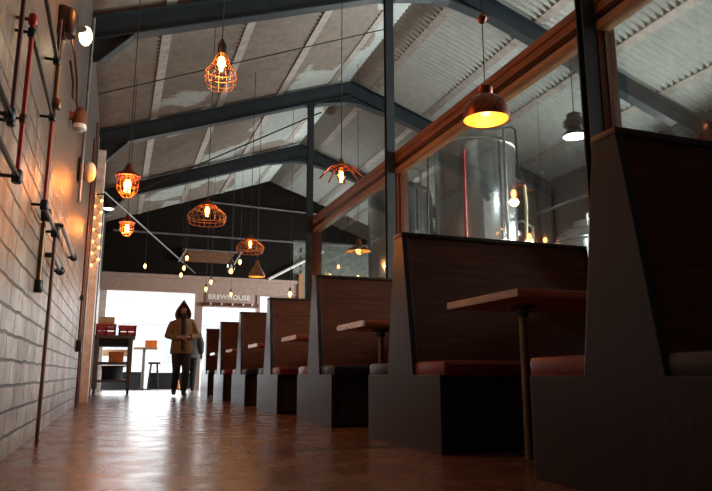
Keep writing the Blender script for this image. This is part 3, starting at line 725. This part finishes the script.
def crate(label, loc, sx, sy, sz, mat='crate'):
    t = thing('bottle_crate', label, 'crate', loc, 0, 'red plastic crates')
    bm = B(); e = .015
    box(bm, -sx, sx, -sy, sy, 0, e)
    for z0, z1 in ((0, sz*.35), (sz*.5, sz*.75), (sz*.85, sz)):
        box(bm, -sx, sx, -sy, -sy+e, z0, z1); box(bm, -sx, sx, sy-e, sy, z0, z1); box(bm, -sx, -sx+e, -sy, sy, z0, z1); box(bm, sx-e, sx, -sy, sy, z0, z1)
    for x in (-sx+.02, 0, sx-.02):
        for y in (-sy+e/2, sy-e/2): box(bm, x-.02, x+.02, y-e/2, y+e/2, 0, sz)
    obj('body', bm, mat, t, smooth=False)
    bm = B()
    for y in (-sy-.004, sy+.004): box(bm, -sx-.008, sx+.008, y-.008, y+.008, sz-.03, sz, .003)
    obj('rim', bm, mat, t)
crate('red plastic crate on the cart under the tan carton', (-.24, 15.1, 1.221), .20, .17, .24)
crate('red plastic crate at the right end of the cart top', (.19, 15.1, 1.221), .18, .17, .22)
bm = B(); box(bm, -.16, .16, -.15, .15, 0, .15, .004); box(bm, -.02, .02, -.153, .153, .148, .153); tag(obj('cardboard_box', bm, 'carton', loc=(-.24, 15.1, 1.462)), 'tan cardboard carton on top of the left red crate', 'box')
bm = B(); lathe(bm, [(0, 0), (.045, 0), (.045, .16), (.018, .23), (.016, .30), (0, .30)], 14); bt = tag(obj('bottle', bm, 'pane', loc=(-.3, 15.40, 1.221)), 'tall bottle standing behind the crates on the cart', 'bottle')
bm = B(); box(bm, -.15, .15, -.12, .12, 0, .24, .006); box(bm, -.16, .16, -.13, .13, .22, .25, .005); tag(obj('storage_tub', bm, 'orange', loc=(.0, 15.2, .70-.06)), 'orange tub slotted under the cart top', 'tub')
bm = B(); lathe(bm, [(0, 0), (.20, 0), (.22, .26), (.23, .29), (.0, .29)], 20); tag(obj('black_bin', bm, 'navy', loc=(-.06, 15.2, .301)), 'black bin on the lower shelf of the cart', 'bin')
# ------------------------------------------------------------------ outside the doors
struct('ground_outside', box(B(), -14, 22, YE+.2, 60, -.25, -.02), 'concrete', 'bright pavement outside the street doors', 'pavement')
bm = B(); box(bm, -.6, 4.2, YE+.02, YE+.22, -.1, .0); struct('trim_6', bm, 'concrete', 'concrete threshold of the street doors', 'threshold')
bm = B(); box(bm, -.28, 1.0, -.2, .2, 0, .5, .01); box(bm, -.30, 1.02, -.22, .22, .46, .5, .01)
tag(obj('planter_box', bm, 'planter', loc=(-.3, 20.2, -.02)), 'low black planter box outside the left part of the door', 'planter')
bm = B(); box(bm, 0, 1.4, -.2, .2, 0, .48, .01); box(bm, -.02, 1.42, -.22, .22, .44, .48, .01)
tag(obj('planter_box', bm, 'planter', loc=(.95, 20.6, -.02)), 'low black planter box outside behind the walking people', 'planter')
t = thing('facade_building', 'pale rendered building across the street seen through the door', 'building', (2, 36, -.02))
obj('wall', box(B(), -14, 16, 0, 6, 0, 9), 'facade', t, smooth=False)
for x in (-7, -4.4, -1.8, .8, 3.4, 6.0):
    for z in (.9, 4.0):
        f = obj('window', box(B(), x-.62, x+.62, -.08, .0, z, z+1.7, .01), 'white', t)
        obj('pane', box(B(), x-.52, x+.52, -.10, -.08, z+.1, z+1.6), 'pane', f, smooth=False)
obj('cornice', box(B(), -14.1, 16.1, -.3, 0, 3.0, 3.25, .02), 'facade', t, smooth=False)
t = thing('bar_table', 'tall steel legged wooden table outside the open door', 'table', (.78, 19.6, -.02))
obj('top', box(B(), -.34, .30, -.3, .3, 1.12, 1.17, .006), 'plank', t)
bm = B(); tube(bm, [(-.05, 0, .03), (-.05, 0, 1.12)], .045, 12); obj('post', bm, 'galv', t)
bm = B(); lathe(bm, [(0, 0), (.25, 0), (.25, .02), (.05, .05), (0, .05)], 20, (-.05, 0, 0)); obj('base', bm, 'black', t)
bm = B(); box(bm, -.16, .16, -.12, .12, 0, .20, .01); box(bm, -.165, .165, -.125, .125, .15, .19, .006); tag(obj('wooden_crate', bm, 'orange', loc=(.90, 19.55, 1.15)), 'orange brown box on the tall table outside', 'box')
t = thing('plank_bench', 'weathered plank bench outside behind the cart', 'bench', (-.02, 19.2, -.02))
obj('seat', box(B(), -.42, .42, -.15, .15, .62, .67, .005), 'plank', t); obj('upper_plank', box(B(), -.42, .42, .2, .26, .92, 1.10, .005), 'plank', t)
for x in (-.36, .36):
    obj('leg', box(B(), x-.03, x+.03, -.13, .27, 0, .62, .004), 'timber', t); obj('back_post', box(B(), x-.03, x+.03, .2, .26, .62, 1.1, .004), 'timber', t)
t = thing('bar_stool', 'dark bar stool beside the tall table outside', 'stool', (1.05, 20.2, -.02))
bm = B(); lathe(bm, [(0, .72), (.17, .72), (.18, .75), (.16, .78), (0, .78)], 20); obj('seat', bm, 'navy', t)
for k in range(4):
    a = PI/4+PI/2*k; bm = B(); tube(bm, [(.12*math.cos(a), .12*math.sin(a), .73), (.2*math.cos(a), .2*math.sin(a), 0)], .025, 8); obj('leg', bm, 'black', t)
bm = B(); ring(bm, (0, 0, .3), .17, .012); obj('foot_ring', bm, 'black', t)
t = thing('traffic_cone', 'small orange cone standing outside by the door post', 'cone', (1.62, 18.95, -.0))
bm = B(); box(bm, -.11, .11, -.11, .11, 0, .025, .004); obj('base', bm, 'rubber', t)
bm = B(); lathe(bm, [(.09, .025), (.03, .30), (.025, .33), (0, .33)], 20); obj('cone', bm, 'orange', t)

# ------------------------------------------------------------------ people
def skin(name, verts, edges, mat, parent, root=0, levels=2):
    me = bpy.data.meshes.new(name); me.from_pydata([v[:3] for v in verts], edges, [])
    o = bpy.data.objects.new(name, me); C.objects.link(o)
    o.modifiers.new('s', 'SKIN'); o.modifiers.new('u', 'SUBSURF').levels = levels
    if not me.skin_vertices: me.attributes.new('x', 'FLOAT', 'POINT')
    for i, v in enumerate(verts):
        d = me.skin_vertices[0].data[i]; r = v[3]; d.radius = r if isinstance(r, tuple) else (r, r); d.use_root = (i == root)
    bpy.context.view_layer.update()
    m2 = bpy.data.meshes.new_from_object(o.evaluated_get(bpy.context.evaluated_depsgraph_get()))
    bpy.data.objects.remove(o); m2.name = name
    m2.materials.clear(); m2.materials.append(M[mat])
    for p in m2.polygons: p.use_smooth = True
    r = bpy.data.objects.new(name, m2); C.objects.link(r); r.parent = parent; return r
def fingers(V, E, wi, wrist, d, side, up):
    """palm and five fingers from wrist vertex index wi, hand direction d, palm sideways axis side"""
    d = Vector(d).normalized(); side = Vector(side).normalized(); up = Vector(up).normalized(); wp = Vector(wrist)
    V.append((*(wp + d*.05), (.036, .018))); pi = len(V)-1; E.append((wi, pi))
    V.append((*(wp + d*.085), (.040, .016))); pk = len(V)-1; E.append((pi, pk))
    for k, ln in enumerate((.066, .076, .070, .055)):
        s = (k-1.5)*.021; b = wp + d*.095 + side*s; prev = pk
        for q, (f, c) in enumerate(((.30, .0), (.68, .25), (1., .60))):
            V.append((*(b + d*ln*f - up*ln*c*.8), .0085)); E.append((prev, len(V)-1)); prev = len(V)-1
    b = wp + d*.035 + side*-.035; prev = pi
    for f in ((.02, .02, 0), (.045, .030, .012)):
        V.append((*(b + d*f[0] - side*f[1] - up*f[2]), .0095)); E.append((prev, len(V)-1)); prev = len(V)-1
def person(label, loc, rz, coat, hood, legs, arms, hooded=True):
    """legs: ((knee,ankle,toe) left(+x), right(-x)); faces -y locally"""
    t = thing('person', label, 'person', loc, rz)
    V = []; E = []
    def a(p, r, par=None):
        V.append((*p, r)); i = len(V)-1
        if par is not None: E.append((par, i))
        return i
    pel = a((0, .0, .97), (.13, .09)); sp = a((0, -.005, 1.12), (.13, .10), pel); ch = a((0, 0, 1.30), (.13, .09), sp)
    nb = a((0, .01, 1.45), .065, ch); nk = a((0, -.005, 1.51), .05, nb); hd = a((0, -.02, 1.60), (.075, .09), nk); cr = a((0, -.015, 1.68), (.065, .08), hd)
    for s, (el, wr, dr, sd) in zip((1, -1), arms):
        sh = a((s*.165, .01, 1.345), .045, ch); e = a(el, .042, sh); w_ = a(wr, .028, e)
        fingers(V, E, w_, wr, dr, sd, (0, 0, 1))
    for s, (kn, an, toe) in zip((1, -1), legs):
        hp_ = a((s*.085, 0, .88), .065, pel); k = a(kn, .06, hp_); q = a(an, .042, k); a(toe, .036, q)
    body = skin('body', V, E, 'skin', t)
    # face details
    bm = B(); ball(bm, (0, -.118, 1.595), .016, (.8, 1, 1.5)); obj('nose', bm, 'skin', t)
    for s in (-1, 1):
        bm = B(); ball(bm, (s*.03, -.100, 1.62), .011); obj('eye', bm, 'white', t)
    bm = B(); ball(bm, (0, -.102, 1.555), .02, (1.2, .4, .35)); obj('mouth', bm, 'redv', t)
    # coat with sleeves
    bm = B(); n = 36
    prof = [(.79, .215, .165), (.84, .212, .165), (.95, .203, .158), (1.08, .192, .15), (1.2, .195, .148), (1.3, .20, .142), (1.37, .185, .125), (1.42, .15, .115), (1.47, .11, .095), (1.50, .085, .08)]
    rings = [[bm.verts.new((rx*math.cos(2*PI*k/n), ry*math.sin(2*PI*k/n) + .004*math.sin(5*z+6*PI*k/n*2), z)) for k in range(n)] for z, rx, ry in prof]
    for p_, q_ in zip(rings, rings[1:]):
        for k in range(n): bm.faces.new((p_[k], p_[(k+1) % n], q_[(k+1) % n], q_[k]))
    bm.faces.new(rings[0][::-1]); bm.faces.new(rings[-1])
    for s, (el, wr, dr, sd) in zip((1, -1), arms):
        e_ = Vector(el); d = Vector(wr)-e_
        tube(bm, [(s*.10, .0, 1.38), (s*.185, .008, 1.35), tuple(e_*.5 + Vector((s*.19, .01, 1.34))*.5), tuple(e_), tuple(e_+d*.5), tuple(e_+d*.93)], [.07, .08, .074, .068, .06, .052], 18)
    oc = obj('coat', bm, coat, t); m_ = oc.modifiers.new('r', 'REMESH'); m_.mode = 'VOXEL'; m_.voxel_size = .012; m_.use_smooth_shade = True
    sm_ = oc.modifiers.new('s', 'SMOOTH'); sm_.iterations = 8; sm_.factor = .5
    # trousers
    bm = B(); ball(bm, (0, 0, .93), 1, (.165, .115, .14), 24, 16)
    for s, (kn, an, toe) in zip((1, -1), legs):
        kn_ = Vector(kn); an_ = Vector(an)
        tube(bm, [(s*.085, 0, .93), (s*.09, kn[1]*.15, .80), tuple(kn_*.5 + Vector((s*.09, 0, .82))*.5), kn, tuple((kn_+an_)/2), tuple(an_+Vector((0, 0, .02)))], [.085, .096, .088, .074, .066, .060], 18)
    oc = obj('trousers', bm, 'navy', t); m_ = oc.modifiers.new('r', 'REMESH'); m_.mode = 'VOXEL'; m_.voxel_size = .011; m_.use_smooth_shade = True
    sm_ = oc.modifiers.new('s', 'SMOOTH'); sm_.iterations = 5; sm_.factor = .5
    for kn, an, toe in legs:
        V = []; E = []; i0 = a((an[0], an[1]+.04, an[2]-.02), .045); i1 = a(an, .05, i0); a(tuple(Vector(an)+Vector((0, 0, .06))), .05, i1); m_ = a(tuple((Vector(an)*.4+Vector(toe)*.6)), (.045, .04), i1); a(toe, (.042, .03), m_)
        skin('boot', V, E, 'shoe', t)
    if hooded:
        bm = B(); ball(bm, (0, 0, 0), 1, u=28, v=20)
        bmesh.ops.delete(bm, geom=[v for v in bm.verts if v.co.y < -.50 and abs(v.co.x) < .62 and -.72 < v.co.z < .62], context='VERTS')
        for v in bm.verts:
            x, y, z = v.co; k = 1 - .75*max(0, z)**1.2
            v.co = Vector((x*.15*k*(1+.35*max(0, -z)), .0 + y*.135*(1-.25*max(0, z)), 1.585 + z*(.235 if z > 0 else .19)))
        h = obj('hood', bm, hood, t); h.modifiers.new('th', 'SOLIDIFY').thickness = .012
        bm = B(); tube(bm, [(0, -.122, .84), (0, -.115, 1.0), (0, -.103, 1.2), (0, -.095, 1.32), (0, -.065, 1.44)], [.05, .05, .058, .06, .055], 16)
        obj('dark_jumper', bm, 'navy', t)
        bm = B(); lathe(bm, [(.075, 1.43), (.10, 1.46), (.105, 1.50), (.085, 1.54), (.07, 1.545)], 18, (0, -.01, 0)); obj('scarf', bm, 'navy', t)
    else:
        bm = B(); ball(bm, (0, .005, 1.625), .10, (.92, 1.08, 1.1)); bmesh.ops.delete(bm, geom=[v for v in bm.verts if v.co.y < -.07 and v.co.z < 1.66], context='VERTS'); obj('hair', bm, hood, t)
    return t
fold = (((.27, .0, 1.13), (.10, -.20, 1.10), (-.7, -.4, 0), (0, -.3, -1)), ((-.27, .0, 1.13), (-.10, -.20, 1.08), (.7, -.4, 0), (0, -.3, -1)))
person('person in a peaked hood and tan coat walking in from the street', (1.16, 13.0, 0.0), .05, 'tan', 'hair',
       (((.08, -.12, .50), (.05, -.10, .085), (.06, -.24, .035)), ((-.08, -.02, .48), (-.08, .22, .13), (-.09, .13, .04))), fold)
hang = (((.27, .03, 1.13), (.27, -.04, .88), (0, -.1, -1), (0, 1, 0)), ((-.27, .03, 1.13), (-.27, -.04, .88), (0, -.1, -1), (0, 1, 0)))
person('person in a grey jacket half hidden behind the hooded walker', (1.66, 16.4, 0.0), PI-.2, 'greyc', 'navy',
       (((.09, -.05, .49), (.09, .0, .085), (.10, -.14, .035)), ((-.09, -.02, .49), (-.09, .06, .085), (-.10, -.07, .035))), hang, hooded=False)

# ------------------------------------------------------------------ camera, world, daylight
cam = bpy.data.cameras.new('camera'); co = bpy.data.objects.new('camera', cam); C.objects.link(co)
cam.sensor_width = 36; cam.lens = 657/712*36; cam.clip_start = .02; cam.clip_end = 200
co.location = (0, 0, .42); co.rotation_euler = (PI/2 + math.radians(11.0666), 0, -math.radians(19.7988))
S.camera = co
wd = bpy.data.worlds.new('sky'); S.world = wd; wd.use_nodes = True
bg = wd.node_tree.nodes['Background']; bg.inputs['Color'].default_value = (.93, .97, 1, 1); bg.inputs['Strength'].default_value = 2.6
def area(loc, rot, sx, sy, e, col):
    o = light('AREA', loc, e, col, shape='RECTANGLE', size=sx, size_y=sy); o.rotation_euler = rot; return o
for a, b_ in WIN:   # area lamps behind the added side windows, brightening the roof
    area((XE+.30, (a+b_)/2, 2.8), (0, PI/2, 0), 1.8, b_-a, 720, (1, .98, .95))
# daylight through the two street doors
area((.8, YE+.35, 1.35), (-PI/2, 0, 0), 2.2, 2.5, 45, (.95, .97, 1))
area((2.9, YE+.35, 1.15), (-PI/2, 0, 0), 1.4, 2.1, 25, (.95, .97, 1))
S.view_settings.view_transform = 'Standard'; S.view_settings.look = 'None'; S.view_settings.gamma = 1; S.view_settings.exposure = 0
S.view_settings.use_curve_mapping = False
try:
    S.cycles.use_denoising = True; S.cycles.max_bounces = 10; S.cycles.transparent_max_bounces = 16; S.cycles.caustics_refractive = False; S.cycles.sample_clamp_indirect = 6
except Exception: pass
